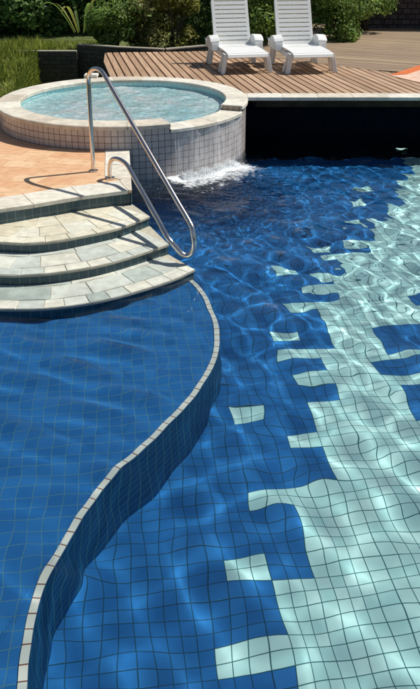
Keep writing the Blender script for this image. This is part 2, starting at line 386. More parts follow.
for k in (1, 2, 3):
    cur = [tuple(p[:2]) for p in curves[k]]
    body = offset(cur, .012)
    st = empty('step'); st.parent = steps
    b = MB(); poly = body + [(corner[k-1][0]-.03, corner[k-1][1]), (-1.2, 6.4), (-3.2, 6.6)]
    b.prism(poly, D_Z, ZT[k]-.022, 0, 0, T=TP, bottom=False)
    o = b.build('riser', M['riser'], st); receiver(o)
    slab = cur + [corner[k-1], (-1.2, 6.3), (-3.2, 6.5)]
    b = MB(); b.prism(slab, ZT[k]-.022, ZT[k]-.006); b.build('tread_bed', M['joint'], st)
    # pavers: a front row, then wider rows behind
    w1 = [.0, .115, .115, .125][k]; rows = [(0, w1, .17 if k == 3 else .20), (w1, w1+.21, .30), (w1+.21, w1+.44, .42)]
    quads = []
    for (a_, b_, ln) in rows:
        f_ = resample(cur, ln, .18); 
        for p, q in zip(f_, f_[1:]):
            t = (q-p).normalized(); n_ = Vector((-t.y, t.x))
            # use normals of the smoothed curve at both ends
            def nrm(pt):
                i = min(range(len(cur)), key=lambda i: (Vector(cur[i])-pt).length); t_ = (Vector(cur[min(i+1, len(cur)-1)])-Vector(cur[max(i-1, 0)])).normalized(); return Vector((-t_.y, t_.x))
            n1, n2 = nrm(p), nrm(q)
            c4 = corner[k-1]; c3 = corner[k]
            def lim(pt):                              # keep inside the right-hand edge of the step
                ex, ey = c4[0]-c3[0], c4[1]-c3[1]
                s_ = ex*(pt.y-c3[1])-ey*(pt.x-c3[0])
                if s_ < 0:
                    L2 = math.hypot(ex, ey); nn = Vector((-ey, ex))/L2; return pt - nn*(s_/L2)
                return pt
            Q = [p+n1*a_, q+n2*a_, q+n2*b_, p+n1*b_]; Q = [lim(x) for x in Q]
            if ((Q[2]-Q[0]).length < .05): continue
            quads.append([tuple(x) for x in Q])
    o = pavers('paving', quads, ZT[k], .008, M['tread_cream'] if k == 1 else M['tread_grey'], st, lo=[0, 0, .25, 0][k], hi=1)
# terrace
terr_front = [tuple(p[:2]) for p in curves[0]]
b = MB(); poly = offset(terr_front, .012) + [(-.70, 6.07), (-.875, 7.6), (-1.0, 8.2), (-3.1, 8.6), (-3.1, 9.4), (-9, 9.4), (-9, 6.3)]
b.prism(poly, D_Z, H2-.03, 0, 0, bottom=False); o = b.build('terrace_base', M['riser']); tag(o, kind='structure'); receiver(o)
b = MB(); poly = offset(terr_front, .02) + [(-.71, 6.07), (-.885, 7.6), (-1.0, 8.2), (-3.1, 8.6), (-3.1, 9.4), (-9, 9.4), (-9, 6.3)]
b.prism(poly, H2-.03, H2-.004, 0, 0, bottom=False); o = b.build('terrace', M['terracotta']); tag(o, kind='structure')
quads = []
f_ = resample(terr_front[:-4], .45, .12)
fr = resample(terr_front, .42, .1); 
for p, q in zip(fr, fr[1:]):
    def nrm(pt):
        i = min(range(len(terr_front)), key=lambda i: (Vector(terr_front[i])-pt).length)
        t_ = (Vector(terr_front[min(i+1, len(terr_front)-1)])-Vector(terr_front[max(i-1, 0)])).normalized(); return Vector((-t_.y, t_.x))
    quads.append([tuple(p), tuple(q), tuple(q+nrm(q)*.31), tuple(p+nrm(p)*.31)])
quads[-1][2] = (-.975, 6.36) if False else quads[-1][2]
# right-hand strip of the coping
last = quads[-1]; rs = [(-.688, 6.061), (-.737, 6.46), (-.785, 6.86), (-.832, 7.25), (-.867, 7.52)]
ls = [(last[2][0], last[2][1]), (-.99, 6.50), (-1.04, 6.88), (-1.085, 7.24), (-1.12, 7.45)]
for k in range(4): quads.append([rs[k], rs[k+1], ls[k+1], ls[k]])
tc_ = pavers('coping', quads, H2+.002, .034, M['coping'], gap=.002); tag(tc_, 'cream stone coping edging the terracotta terrace above the steps', 'coping')

# ================================================================ SPA
C = Vector((-1.066, 8.928)); RO, RI = 1.537, 1.26
def ang(px, py, z): p = at(px, py, z); return math.atan2(p.y-C.y, p.x-C.x)
A0, A1 = ang(172, 124, H1), ang(243.5, 106, H1)       # ends of the lowered overflow part
def ring_pts(r, a0, a1, n): return [(C.x+r*math.cos(a0+(a1-a0)*k/n), C.y+r*math.sin(a0+(a1-a0)*k/n)) for k in range(n+1)]
spa = empty('spa'); tag(spa, 'round raised spa tub with cream stone rim and water spilling over its lowered front lip', 'spa tub')
ZW = H1-.065
b = MB(); rw = RO-.025; n = 160; Lc = 2*math.pi*rw/TP
for k in range(n):
    a, c = 2*math.pi*k/n, 2*math.pi*(k+1)/n; P = (C.x+rw*math.cos(a), C.y+rw*math.sin(a)); Q = (C.x+rw*math.cos(c), C.y+rw*math.sin(c))
    mid = (a+c)/2; mid = mid-2*math.pi if mid > math.pi else mid; zt = ZW-.04 if A0-.0 < mid < A1 else H1-.045
    u0, u1 = Lc*k/n, Lc*(k+1)/n
    b.face([(*P, D_Z), (*Q, D_Z), (*Q, zt), (*P, zt)], [(u0, (D_Z-H1+.045)/TP), (u1, (D_Z-H1+.045)/TP), (u1, (zt-H1+.045)/TP), (u0, (zt-H1+.045)/TP)])
o = b.build('outer_wall', M['spa_tile'], spa, merge=True, smooth=True); receiver(o)
b = MB(); Lc = 2*math.pi*RI/TP
for k in range(n):
    a, c = 2*math.pi*k/n, 2*math.pi*(k+1)/n; ri = RI+.012
    P = (C.x+ri*math.cos(a), C.y+ri*math.sin(a)); Q = (C.x+ri*math.cos(c), C.y+ri*math.sin(c)); u0, u1 = Lc*k/n, Lc*(k+1)/n
    mid = (a+c)/2; mid = mid-2*math.pi if mid > math.pi else mid; zt = ZW-.03 if A0 < mid < A1 else H1-.03
    b.face([(*Q, .0), (*P, .0), (*P, zt), (*Q, zt)], [(u1, -9), (u0, -9), (u0, (zt-H1+.03)/TP), (u1, (zt-H1+.03)/TP)])
b.face([(C.x+(RI+.012)*math.cos(2*math.pi*k/60), C.y+(RI+.012)*math.sin(2*math.pi*k/60), .0) for k in range(60)], [(math.cos(2*math.pi*k/60)*18, math.sin(2*math.pi*k/60)*18) for k in range(60)])
o = b.build('inner_basin', M['spa_in'], spa); receiver(o)
b = MB()                                              # inner bench under water
for k in range(80):
    a, c = 2*math.pi*k/80, 2*math.pi*(k+1)/80
    ps = [(C.x+r*math.cos(q), C.y+r*math.sin(q)) for r in (RI+.01, .82) for q in (a, c)]
    b.face([(*ps[0], .3), (*ps[2], .3), (*ps[3], .3), (*ps[1], .3)][::1], [(k, 0), (k, 6), (k+1, 6), (k+1, 0)])
    b.face([(*ps[2], .3), (*ps[2], .0), (*ps[3], .0), (*ps[3], .3)], [(k, 0), (k, 4), (k+1, 4), (k+1, 0)])
o = b.build('bench', M['spa_in'], spa); receiver(o)
def coping_ring(name, a0, a1, z, th, mat, step, r0=RI, r1=RO):
    n_ = max(2, round(abs(a1-a0)*1.4/step)); vs_, fs_, tone = [], [], []
    for k in range(n_):
        s0 = a0+(a1-a0)*k/n_+.0013; s1 = a0+(a1-a0)*(k+1)/n_-.0013; m_ = 6; b0 = len(vs_); t = random.random(); dz = random.uniform(-.001, .001)
        for q in range(m_+1):
            g = s0+(s1-s0)*q/m_
            for r, zz in ((r0, z-th), (r0, z-.008+dz), (r0+.008, z+dz), (r1-.008, z+dz), (r1, z-.008+dz), (r1, z-th)): vs_.append((C.x+r*math.cos(g), C.y+r*math.sin(g), zz)); tone.append(t)
        for q in range(m_):
            for e in range(6):
                fs_.append((b0+q*6+e, b0+q*6+(e+1) % 6, b0+(q+1)*6+(e+1) % 6, b0+(q+1)*6+e)[::-1])
        fs_.append(tuple(b0+e for e in range(6))); fs_.append(tuple(b0+m_*6+e for e in range(6))[::-1])
    me = bpy.data.meshes.new(name); me.from_pydata(vs_, [], fs_); me.materials.append(mat); me.attributes.new('tone', 'FLOAT', 'POINT').data.foreach_set('value', tone)
    o = bpy.data.objects.new(name, me); COL.objects.link(o); o.parent = spa; return o
coping_ring('rim', A1, A0+2*math.pi, H1, .045, M['coping'], .42)
coping_ring('overflow_lip', A0+.002, A1-.002, ZW, .04, M['coping'], .30)
M['rim_end'] = tile_mat('rim end tile', (.35, .27, .20), (.45, .34, .26), (.12, .08, .06), .05)
for a, e in ((A0, -1), (A1, 1)):                      # tiled ends of the raised rim beside the lip
    a += e*.001; b = MB(); P = [(C.x+r*math.cos(a), C.y+r*math.sin(a)) for r in (RI+.02, RO-.02)]
    b.face([(*P[0], ZW-.03), (*P[1], ZW-.03), (*P[1], H1-.012), (*P[0], H1-.012)], [(0, 0), (3.3, 0), (3.3, .9), (0, .9)])
    b.build('rim_end', M['rim_end'], spa)
p = at(85, 77, H1); q = at(98, 77, H1)
b = MB(); b.box(p.x, p.y-.09, H1+.002, q.x, p.y+.09, H1+.045); o = b.build('skimmer_lid', M['fascia'], spa, bevel=.006)

# ================================================================ WATER
def waves(X, Y, comps):
    Z = np.zeros_like(X)
    for (lo, hi, n_, slope, amp, *ax) in comps:
        acc = np.zeros_like(X)
        for _ in range(n_):
            lam = math.exp(rng.uniform(math.log(lo), math.log(hi))); th = rng.uniform(0, 2*math.pi) if not ax else R(ax[0])+rng.normal()*R(ax[1]); k = 2*math.pi/lam
            acc += np.sin(k*(X*math.cos(th)+Y*math.sin(th))+rng.uniform(0, 6.283))/k
        Z += acc*slope*math.sqrt(2/n_)*amp
    return Z
def sheet(name, xs, ys, Zf, keep, z0):
    X, Y = np.meshgrid(xs, ys); Z = Zf(X, Y)+z0; nx, ny = len(xs), len(ys)
    V = np.stack([X, Y, Z], -1).reshape(-1, 3)
    I = np.arange(nx*ny).reshape(ny, nx)
    F = np.stack([I[:-1, :-1], I[:-1, 1:], I[1:, 1:], I[1:, :-1]], -1).reshape(-1, 4)
    cx = (X[:-1, :-1]+X[1:, 1:]).ravel()/2; cyy = (Y[:-1, :-1]+Y[1:, 1:]).ravel()/2; F = F[keep(cx, cyy)]
    used = np.unique(F); remap = -np.ones(len(V), int); remap[used] = np.arange(len(used)); V = V[used]; F = remap[F]
    me = bpy.data.meshes.new(name); me.vertices.add(len(V)); me.vertices.foreach_set('co', V.ravel().astype(np.float32))
    me.loops.add(F.size); me.loops.foreach_set('vertex_index', F.ravel().astype(np.int32))
    me.polygons.add(len(F)); me.polygons.foreach_set('loop_start', np.arange(0, F.size, 4, dtype=np.int32))
    me.update(calc_edges=True); me.polygons.foreach_set('use_smooth', np.ones(len(F), bool)); me.update()
    o = bpy.data.objects.new(name, me); COL.objects.link(o); return o
FO = np.array([-.15, 7.75])                           # where the spill lands
def pool_z(X, Y):
    far = np.clip((Y-3.0)/3.2, 0, 1); far = far*far*(3-2*far)
    d = np.hypot((X-FO[0])/1.3, (Y-FO[1])); tur = np.exp(-(d/.9)**2)
    shelf = 1/(1+np.exp(-(X-np.interp(Y, [.3, 2, 3.2, 4.1, 5], [-.5, -.75, -.42, -.18, -.3]))/.13)); shelf = np.maximum(shelf, .5)
    return waves(X, Y, [(.45, 1.1, 16, .040, 1.0), (.22, .42, 26, .050, (shelf-.5)*2*(.85+.1*far)), (.15, .36, 24, .095, 1-(shelf-.5)*2, 68, 20), (.12, .20, 30, .044, .06+.62*far*shelf), (.07, .12, 30, .040, .05*shelf+.20*far*shelf), (.05, .10, 30, .085, tur+.06*far), (.028, .05, 24, .08, tur)])
xs = np.concatenate([np.arange(-4, -2.1, .06), np.arange(-2.1, 3.0, .0072), np.arange(3.0, 5.51, .05)])
ys = np.concatenate([np.arange(.3, 1.5, .03), np.arange(1.5, 5.0, .0072), np.arange(5.0, 9.0, .011), np.arange(9.0, 9.86, .03)])
water = sheet('pool_water', xs, ys, pool_z, lambda x, y: (np.hypot(x-C.x, y-C.y) > RO-.06) & ~((x < -1.1) & (y > 6.3)), 0)
water.data.materials.append(M['water']); tag(water, kind='structure'); caster(water)
def spa_z(X, Y): return waves(X, Y, [(.25, .6, 14, .05, 1), (.10, .22, 20, .07, 1), (.04, .08, 24, .10, 1)])
sw = sheet('spa_water', np.arange(C.x-RI-.05, C.x+RI+.05, .0125), np.arange(C.y-RI-.05, C.y+RI+.05, .0125), spa_z,
           lambda x, y: np.hypot(x-C.x, y-C.y) < RI+.012, ZW-.012)
sw.data.materials.append(M['water']); tag(sw, kind='structure'); caster(sw)

PZ = {}
def surf(x, y):
    if not PZ:
        co = np.empty(len(water.data.vertices)*3, np.float32); water.data.vertices.foreach_get('co', co); co = co.reshape(-1, 3)
        for a, b_, c in co[(co[:, 1] > 6) & (co[:, 0] > -1.3) & (co[:, 0] < 1.5)]: PZ[(round(float(a)/.02), round(float(b_)/.02))] = float(c)
    i, j = round(x/.02), round(y/.02)
    for di, dj in ((0, 0), (1, 0), (0, 1), (-1, 0), (0, -1), (1, 1), (-1, -1)):
        if (i+di, j+dj) in PZ: return PZ[(i+di, j+dj)]
    return 0
def foam_sheet():
    k = N('foam on the water'); g = k.n('ShaderNodeUVMap'); g.uv_map = 'UVMap'; sp = k.n('ShaderNodeSeparateXYZ'); k.l(g.outputs[0], sp.inputs[0])
    nz = k.noise(26, 7, .7); n2 = k.noise(6, 3); fall = k.math('MULTIPLY', sp.outputs[1], .62)
    v = k.math('SUBTRACT', k.math('ADD', k.math('MULTIPLY', nz, .75), k.math('MULTIPLY', n2, .45)), fall); v = k.math('SUBTRACT', v, k.math('MULTIPLY', sp.outputs[0], .5))
    f = k.ramp(v, [(.22, 0.0), (.44, .85)])
    d = k.n('ShaderNodeBsdfDiffuse'); d.inputs[0].default_value = (.86, .9, .92, 1); t = k.n('ShaderNodeBsdfTransparent'); mx = k.n('ShaderNodeMixShader')
    k.l(f, mx.inputs[0]); k.l(t.outputs[0], mx.inputs[1]); k.l(d.outputs[0], mx.inputs[2]); k.l(mx.outputs[0], k.o.inputs[0]); return k.m
b = MB(); na, nr = 90, 34
def fp(i, j):
    g = A0-.06+(A1-.10-A0)*i/na; r = RO-.05+.85*j/nr; x, y = C.x+r*math.cos(g), C.y+r*math.sin(g); return (x, y, surf(x, y)+.004+.014*max(0, 1-j/5))
def fu(i, j): e = i/na; return (max(0, .12-e)*5+max(0, e-.88)*5, j/nr)
for i in range(na):
    for j in range(nr): b.face([fp(i, j), fp(i+1, j), fp(i+1, j+1), fp(i, j+1)][::-1], [fu(i, j), fu(i+1, j), fu(i+1, j+1), fu(i, j+1)][::-1])
o = b.build('foam', foam_sheet(), merge=True, smooth=True); tag(o, 'fading film of white bubbles spreading on the pool below the spa overflow', 'foam', kind='stuff')
k = N('bubbles in the spa'); nz = k.noise(5, 7, .7, sc=(1, 1.8, 1)); n2 = k.noise(1.7, 3)
k.bsdf(k.ramp(k.math('ADD', k.math('MULTIPLY', nz, .6), k.math('MULTIPLY', n2, .4)), [(.36, (.44, .80, .84)), (.50, (.70, .94, .95)), (.60, (.96, .99, .99))]), .8, spec=0)
b = MB(); b.face([(C.x+(RI+.012)*math.cos(q), C.y+(RI+.012)*math.sin(q), ZW-.10) for q in np.linspace(0, 2*math.pi, 61)[:-1]]); o = b.build('bubbles', k.m); tag(o, 'clouds of fine air bubbles churning under the surface of the spa water', 'bubbles', kind='stuff'); receiver(o)
# spilling film on the wall and foam where it lands
def film():
    k = N('spilling water film'); nz = k.noise(1, 6, .62, sc=(34, 34, 5)); f = k.ramp(nz, [(.40, .10), (.75, .62)])
    n2 = k.noise(5, 2); f = k.math('MULTIPLY', f, k.ramp(n2, [(.35, .55), (.6, 1.0)]))
    d = k.n('ShaderNodeBsdfDiffuse'); d.inputs[0].default_value = (.9, .93, .95, 1); t = k.n('ShaderNodeBsdfTransparent'); mx = k.n('ShaderNodeMixShader')
    k.l(f, mx.inputs[0]); k.l(t.outputs[0], mx.inputs[1]); k.l(d.outputs[0], mx.inputs[2]); k.l(mx.outputs[0], k.o.inputs[0]); return k.m
b = MB(); n_ = 60
for k in range(n_):
    a, c = A0+.03+(A1-.06-A0)*k/n_, A0+.03+(A1-.06-A0)*(k+1)/n_
    for z0, z1, r0, r1 in ((-.03, .25, .035, .02), (.25, ZW-.005, .02, .012)):
        def pt(g, z, r): w = .008*math.sin(g*31)+.006*math.sin(g*57+z*9); return (C.x+(RO-.02+r+w)*math.cos(g), C.y+(RO-.02+r+w)*math.sin(g), z)
        b.face([pt(a, z0, r0), pt(c, z0, r0), pt(c, z1, r1), pt(a, z1, r1)])
o = b.build('waterfall', film(), merge=True, smooth=True); tag(o, 'thin sheet of white streaked water running down the tiled front of the spa', 'waterfall', kind='stuff')
vs_, fs_ = [], []
oct_ = [(1, 0, 0), (0, 1, 0), (-1, 0, 0), (0, -1, 0), (0, 0, 1), (0, 0, -1)]; of = [(0, 1, 4), (1, 2, 4), (2, 3, 4), (3, 0, 4), (1, 0, 5), (2, 1, 5), (3, 2, 5), (0, 3, 5)]
for _ in range(11000):
    g = A0+.06+(A1-.30-A0)*random.random(); r = RO+abs(random.gauss(0, .065)); z = max(-.005, random.gauss(.0, .02)*(.5+abs(math.sin(g*23)))) if r < RO+.12 else random.gauss(.002, .006)
    s_ = random.uniform(.0018, .0058); b0 = len(vs_); cx, cyy = C.x+r*math.cos(g), C.y+r*math.sin(g)
    vs_ += [(cx+q[0]*s_, cyy+q[1]*s_, z+q[2]*s_*.8) for q in oct_]; fs_ += [tuple(b0+i for i in q) for q in of]
for _ in range(420):                                 # stray flecks drifting out on the surface
    g = A0-.25+(A1-.1-A0)*random.random(); r = RO+.1+abs(random.gauss(0, .5)); cx, cyy = C.x+r*math.cos(g), C.y+r*math.sin(g)
    if cyy > 8.3 or cyy < 6.3: continue
    s_ = random.uniform(.0012, .0035); b0 = len(vs_); z = surf(cx, cyy)+.002
    vs_ += [(cx+q[0]*s_*1.6, cyy+q[1]*s_, z+q[2]*s_*.4) for q in oct_]; fs_ += [tuple(b0+i for i in q) for q in of]
me = bpy.data.meshes.new('foam'); me.from_pydata(vs_, [], fs_); me.materials.append(plain('foam white', (.85, .88, .9), .5)); me.polygons.foreach_set('use_smooth', [True]*len(fs_))
o = bpy.data.objects.new('foam', me); COL.objects.link(o); tag(o, 'white foam and droplets where the spill lands in the pool', 'foam', kind='stuff')

# ================================================================ HANDRAIL
pA = Vector((-1.119, 6.664, H2)); pB = Vector((-.932, 6.441, H2))
path = [pA+Vector((0, 0, z)) for z in (-.01, .2, .4, .6, .78, .86)] + [Vector(p) for p in ((-1.108, 6.648, 1.275), (-1.07, 6.605, 1.325), (-1.01, 6.54, 1.342), (-.95, 6.465, 1.315))]
eA = Vector((-.15, 5.25, .345)); path += [path[-1].lerp(eA, t) for t in (.12, .3, .5, .7, .88, 1)]
path += [Vector(p) for p in ((-.132, 5.215, .29), (-.124, 5.20, .225), (-.126, 5.20, .165), (-.15, 5.205, .118), (-.185, 5.21, .10), (-.225, 5.215, .118), (-.262, 5.225, .158))]
eB = Vector((-.33, 5.27, .225)); hB = [Vector(p) for p in ((-.925, 6.432, .47), (-.905, 6.41, .525), (-.86, 6.37, .553), (-.80, 6.315, .550), (-.74, 6.25, .52))]
path += [eB] + [eB.lerp(hB[-1], t) for t in (.2, .4, .6, .8)] + hB[::-1] + [pB+Vector((0, 0, .06)), pB+Vector((0, 0, -.01))]
hr = empty('handrail'); tag(hr, 'bent stainless steel handrail looping from the terrace down over the steps to the water', 'handrail')
b = MB(); b.tube(spline(path, 5), .0205, 16); o = b.build('rail', M['steel'], hr, smooth=True)
for pp in (pA, pB):
    b = MB(); b.tube([pp+Vector((0, 0, -.002)), pp+Vector((0, 0, .009)), pp+Vector((0, 0, .014))], [.045, .045, .026], 24); o = b.build('floor_flange', M['steel'], hr); smooth_by_angle(o, 30)

# ================================================================ WOODEN DECK
def clip_line(poly, p, d):                            # parameter interval of a line inside a convex polygon
    t0, t1 = -1e9, 1e9; n_ = len(poly); s_ = sum(poly[i][0]*poly[(i+1) % n_][1]-poly[(i+1) % n_][0]*poly[i][1] for i in range(n_)); P = poly if s_ > 0 else poly[::-1]
    for i in range(n_):
        a, c = P[i], P[(i+1) % n_]; nx_, ny_ = -(c[1]-a[1]), c[0]-a[0]
        den = nx_*d[0]+ny_*d[1]; num = nx_*(p[0]-a[0])+ny_*(p[1]-a[1])
        if abs(den) < 1e-9:
            if num < 0: return None
            continue
        t = -num/den
        if den > 0: t0 = max(t0, t)
        else: t1 = min(t1, t)
    return (t0, t1) if t1 > t0 else None
def boards(name, poly, d, pitch, width, z, th, mat, circle=None):
    d = Vector(d).normalized(); n_ = Vector((d.y, -d.x)); b = MB()
    ss = [p[0]*n_.x+p[1]*n_.y for p in poly]; s0 = min(ss); 
    while s0 < max(ss):
        q = []
        for s_ in (s0, s0+width):
            r_ = clip_line(poly, n_*s_, d)
            if r_ and circle:
                cc, cr = circle; m_ = n_.x*cc.x+n_.y*cc.y-s_; al = cc.dot(d)
                if abs(m_) < cr: r_ = (max(r_[0], al+math.sqrt(cr*cr-m_*m_)), r_[1])
                if r_[1] <= r_[0]: r_ = None
            q.append((s_, r_))
        if q[0][1] and q[1][1]:
            L_ = q[0][1][1]-q[0][1][0]; dz = random.uniform(-.0015, .0015)
            A = n_*q[0][0]+d*q[0][1][0]; B_ = n_*q[1][0]+d*q[1][1][0]; C_ = n_*q[1][0]+d*q[1][1][1]; D_ = n_*q[0][0]+d*q[0][1][1]
            b.hexa([(*p, z-th) for p in (A, B_, C_, D_)], [(*p, z+dz) for p in (A, B_, C_, D_)])
        s0 += pitch
    return b.build(name, mat)
DB = (-math.sin(BA), math.cos(BA))
o = boards('wooden_deck', [(-1.90, 12.95), (.0, 13.15), (2.70, 10.86), (4.45, 9.2), (-1.30, 9.2)], DB, .115, .090, H1-.006, .03, M['wood'], (C, RO-.04)); tag(o, kind='structure')
rear = [(.02, 13.17), (2.72, 10.88), (7.5, 9.6), (7.5, 17.6), (2.4, 18.0), (.9, 15.5)]
o = boards('rear_deck', rear, (.89, -.45), .095, .086, H1-.006, .03, M['wood_grey']); tag(o, kind='structure')
b = MB(); b.prism([(-1.86, 12.9), (-1.56, 10.75), (-.3, 10.6), (.5, 9.9), (.6, 9.3), (7.5, 9.3), (7.5, 17.6), (2.4, 18.0), (.0, 13.1)], H1-.20, H1-.075)
o = b.build('deck_subfloor', M['soil']); tag(o, kind='structure')
# pale edging along the pool side of the deck
quads = []; x = .33
fr_ = [(.42, 8.935)]
for k in range(14):
    x0 = .47+k*.44; quads.append([(x0, 8.93), (x0+.44, 8.93), (x0+.44, 9.20), (x0, 9.20)])
quads.append([(.30, 9.02), (.47, 8.93), (.47, 9.20), (.24, 9.20)])
o = pavers('deck_edging', quads, H1, .042, M['coping'], gap=.0015); tag(o, 'pale straight stone edging along the pool side of the wooden deck', 'edging')
b = MB(); b.prism([(.05, 9.35), (.05, 9.86), (5.6, 9.86), (5.6, 9.35)], H1-.2, H1-.076); 
# terracotta corner at the right
g = [at2(389.5, 75.5, H1), at2(421, 65, H1), (4.6, 13.2), (6.0, 12.2), (5.0, 9.6), at2(421, 86, H1)]
b = MB(); b.prism([g[0], g[1], (4.4, 12.9), (6.2, 12.6), (5.6, 9.3), (4.3, 9.3), at2(421, 83, H1)], H1-.05, H1+.004); o = b.build('paved_corner', M['pink']); tag(o, kind='structure')
t0 = Vector(at2(389.5, 75.5, H1)); t1 = Vector((4.4, 12.9)); dd = (t1-t0).normalized(); nn = Vector((dd.y, -dd.x))*.17
b = MB(); b.prism([tuple(t0+dd*.0), tuple(t1), tuple(t1+nn), tuple(t0+dd*.22+nn)], H1-.05, H1+.01); o = b.build('paved_border', M['orange']); tag(o, kind='structure')

# ================================================================ LOUNGERS
def make_lounger():
    root = empty('sun_lounger'); W2 = .30; pm = M['plastic']
    # seat: curved moulded panel with cross slats, origin between the front feet, +y towards the backrest
    def strip(prof, w, th, skip, name, parent, edge=.05, round_top=0):
        """profile of (y, z); slats cross it, side rails run along it"""
        b = MB(); n_ = len(prof)
        def seg(x0, x1, i, j):
            (y0, z0), (y1, z1) = prof[i], prof[j]; dy, dz = y1-y0, z1-z0; L_ = math.hypot(dy, dz); ny, nz = -dz/L_*th, dy/L_*th
            b.hexa([(x0, y0, z0), (x1, y0, z0), (x1, y1, z1), (x0, y1, z1)], [(x0, y0+ny, z0+nz), (x1, y0+ny, z0+nz), (x1, y1+ny, z1+nz), (x0, y1+ny, z1+nz)])
        for i in range(n_-1):
            wi = w*(1-round_top*max(0, (i-(n_-4))/3)**2*.35)
            seg(-wi, -wi+edge, i, i+1); seg(wi-edge, wi, i, i+1)
            if i not in skip: seg(-wi+edge, wi-edge, i, i+1)
        return b.build(name, pm, parent, bevel=.004)
    prof = [(-.045, .235), (-.03, .262), (.0, .280), (.06, .288)]
    y = .06; sk = set()
    while y < .93:
        if y < .44: prof.append((y+.1, .288+.012*math.sin((y+.1)*3))); y += .10; continue
        prof.append((y+.085, .288+.012*math.sin((y+.085)*3))); sk.add(len(prof)-1); prof.append((y+.10, .288+.012*math.sin((y+.1)*3))); y += .10
    seat = strip(prof, W2, .018, sk, 'seat', root)
    bp = []; sk2 = set(); L_ = .76; n_ = 11; lean = R(67)
    s_ = 0; base = Vector((.97, .30))
    for k in range(n_):
        for e in (0, .056): 
            q = s_+e; bp.append((base.x+q*math.cos(lean), base.y+q*math.sin(lean)+0.0))
        sk2.add(len(bp)-1); s_ += .056+.015
    bp.append((bp[-1][0]+.035, bp[-1][1]+.03)); sk2.discard(len(bp)-2)
    bk = strip(bp, W2-.002, .028, sk2, 'backrest', root, round_top=1)
    b = MB()                                          # frame under the seat
    for x in (-W2+.0, W2-.0):
        b.hexa([(x-.018, .0, .20), (x+.018, .0, .20), (x+.018, 1.05, .22), (x-.018, 1.05, .22)], [(x-.018, .0, .272), (x+.018, .0, .272), (x+.018, 1.05, .285), (x-.018, 1.05, .285)])
    b.box(-W2, .0, .225, W2, .03, .27); b.box(-W2, .5, .22, W2, .53, .27)
    b.build('frame', pm, root, bevel=.004)
    for sx in (-1, 1):
        for yy, nm, zt in ((.02, 'leg', .285), (.98, 'leg', .31)):  # arched legs of two blades
            b = MB()
            for o_, sp in ((0, -.035), (.10, .05)):
                x0 = sx*(W2+.0); x1 = sx*(W2+.065); t_ = .03
                yt, yb = yy+o_, yy+o_+sp
                b.hexa([(x1-t_, yb, 0), (x1+t_, yb, 0), (x1+t_, yb+.055, 0), (x1-t_, yb+.055, 0)], [(x0+sx*.01-t_, yt, zt), (x0+sx*.01+t_, yt, zt), (x0+sx*.01+t_, yt+.06, zt), (x0+sx*.01-t_, yt+.06, zt)])
            b.box(sx*(W2+.012)-.02, yy, zt-.07, sx*(W2+.012)+.02, yy+.145, zt-.002)
            b.build(nm, pm, root, bevel=.005)
        # rounded arm panel
        b = MB(); pr = [(.60, .26)] + [(.80+.18*math.cos(a), .34+.125*math.sin(a)) for a in np.linspace(math.pi*.98, .05*math.pi, 10)] + [(1.10, .40), (1.14, .28)]
        x0, x1 = sx*(W2-.01), sx*(W2+.105)
        A = [(x0, p[0], p[1]) for p in pr]; B_ = [(x1, p[0], p[1]) for p in pr]
        if sx > 0: A, B_ = B_, A
        b.face(A); b.face(B_[::-1])
        for i in range(len(pr)): j = (i+1) % len(pr); b.face([A[j], A[i], B_[i], B_[j]])
        # lip along the top of the arm
        top = pr[2:-1]
        for p, q in zip(top, top[1:]):
            xa, xb = sx*(W2-.02), sx*(W2+.12)
            b.hexa([(xa, p[0], p[1]), (xb, p[0], p[1]-.01), (xb, q[0], q[1]-.01), (xa, q[0], q[1])], [(xa, p[0], p[1]+.014), (xb, p[0], p[1]+.004), (xb, q[0], q[1]+.004), (xa, q[0], q[1]+.014)])
        b.build('armrest', pm, root, bevel=.012)
    return root
lg = 'white plastic sun loungers side by side on the deck'
p1 = (at(224, 73, H1)+at(270, 73, H1))/2; p2 = (at(288.5, 73, H1)+at(335, 73, H1))/2
l1 = make_lounger(); l1.location = (p1.x, p1.y, H1-.005); l1.rotation_euler = (0, 0, BA)
tag(l1, 'white plastic slatted sun lounger nearer the spa, left of the pair', 'sun lounger', lg)
l2 = copy_tree(l1); l2.location = (p2.x, p2.y, H1-.005); l2.rotation_euler = (0, 0, BA*.8)
tag(l2, 'white plastic slatted sun lounger nearer the stone wall, right of the pair', 'sun lounger', lg)

# ================================================================ GROUND, WALLS, PLANTS
w0 = at(32, 50.5, .55); w1 = at(16, 90, .55); w2 = at(77, 50.5, .55); w3 = at(77, 45, .63)
b = MB()
for x0, y0, x1, y1, z in ((-60, 14.0, 60, 80, .45), (-60, -40, -9, 9.4, .33), (7.5, -40, 60, 14.0, .45), (-9, -40, 7.5, .3, .33), (5.5, .3, 7.5, 9.3, .33), (-9, .3, -4, 6.3, .33), (-3.25, 9.4, -1.9, 14.0, -.35)):
    b.prism([(x0, y0), (x1, y0), (x1, y1), (x0, y1)], z-.6, z)
b.prism([(-60, 9.4), (-3.0, 9.4), (-3.0, w1.y), (w0.x, w0.y), (w0.x, 14.0), (-60, 14.0)], -.6, .45)
o = b.build('ground', M['turf']); tag(o, kind='structure')
def wall_run(name, pts, z0, tops, th, mat, capm, label, cat='wall'):
    root = empty(name); tag(root, label, cat); b = MB(); c_ = MB()
    for (a, c), zt in zip(zip(pts, pts[1:]), tops):
        a, c = Vector(a), Vector(c); d = (c-a).normalized(); n_ = Vector((-d.y, d.x))*th/2; L_ = (c-a).length/.08
        q = [a-n_, c-n_, c+n_, a+n_]
        b.prism([tuple(p) for p in q], z0, zt, T=.08)
        n2 = n_*1.15; q = [a-n2, c-n2, c+n2, a+n2]; c_.prism([tuple(p) for p in q], zt, zt+.02)
    b.build('wall_body', mat, root); c_.build('wall_cap', capm, root); return root
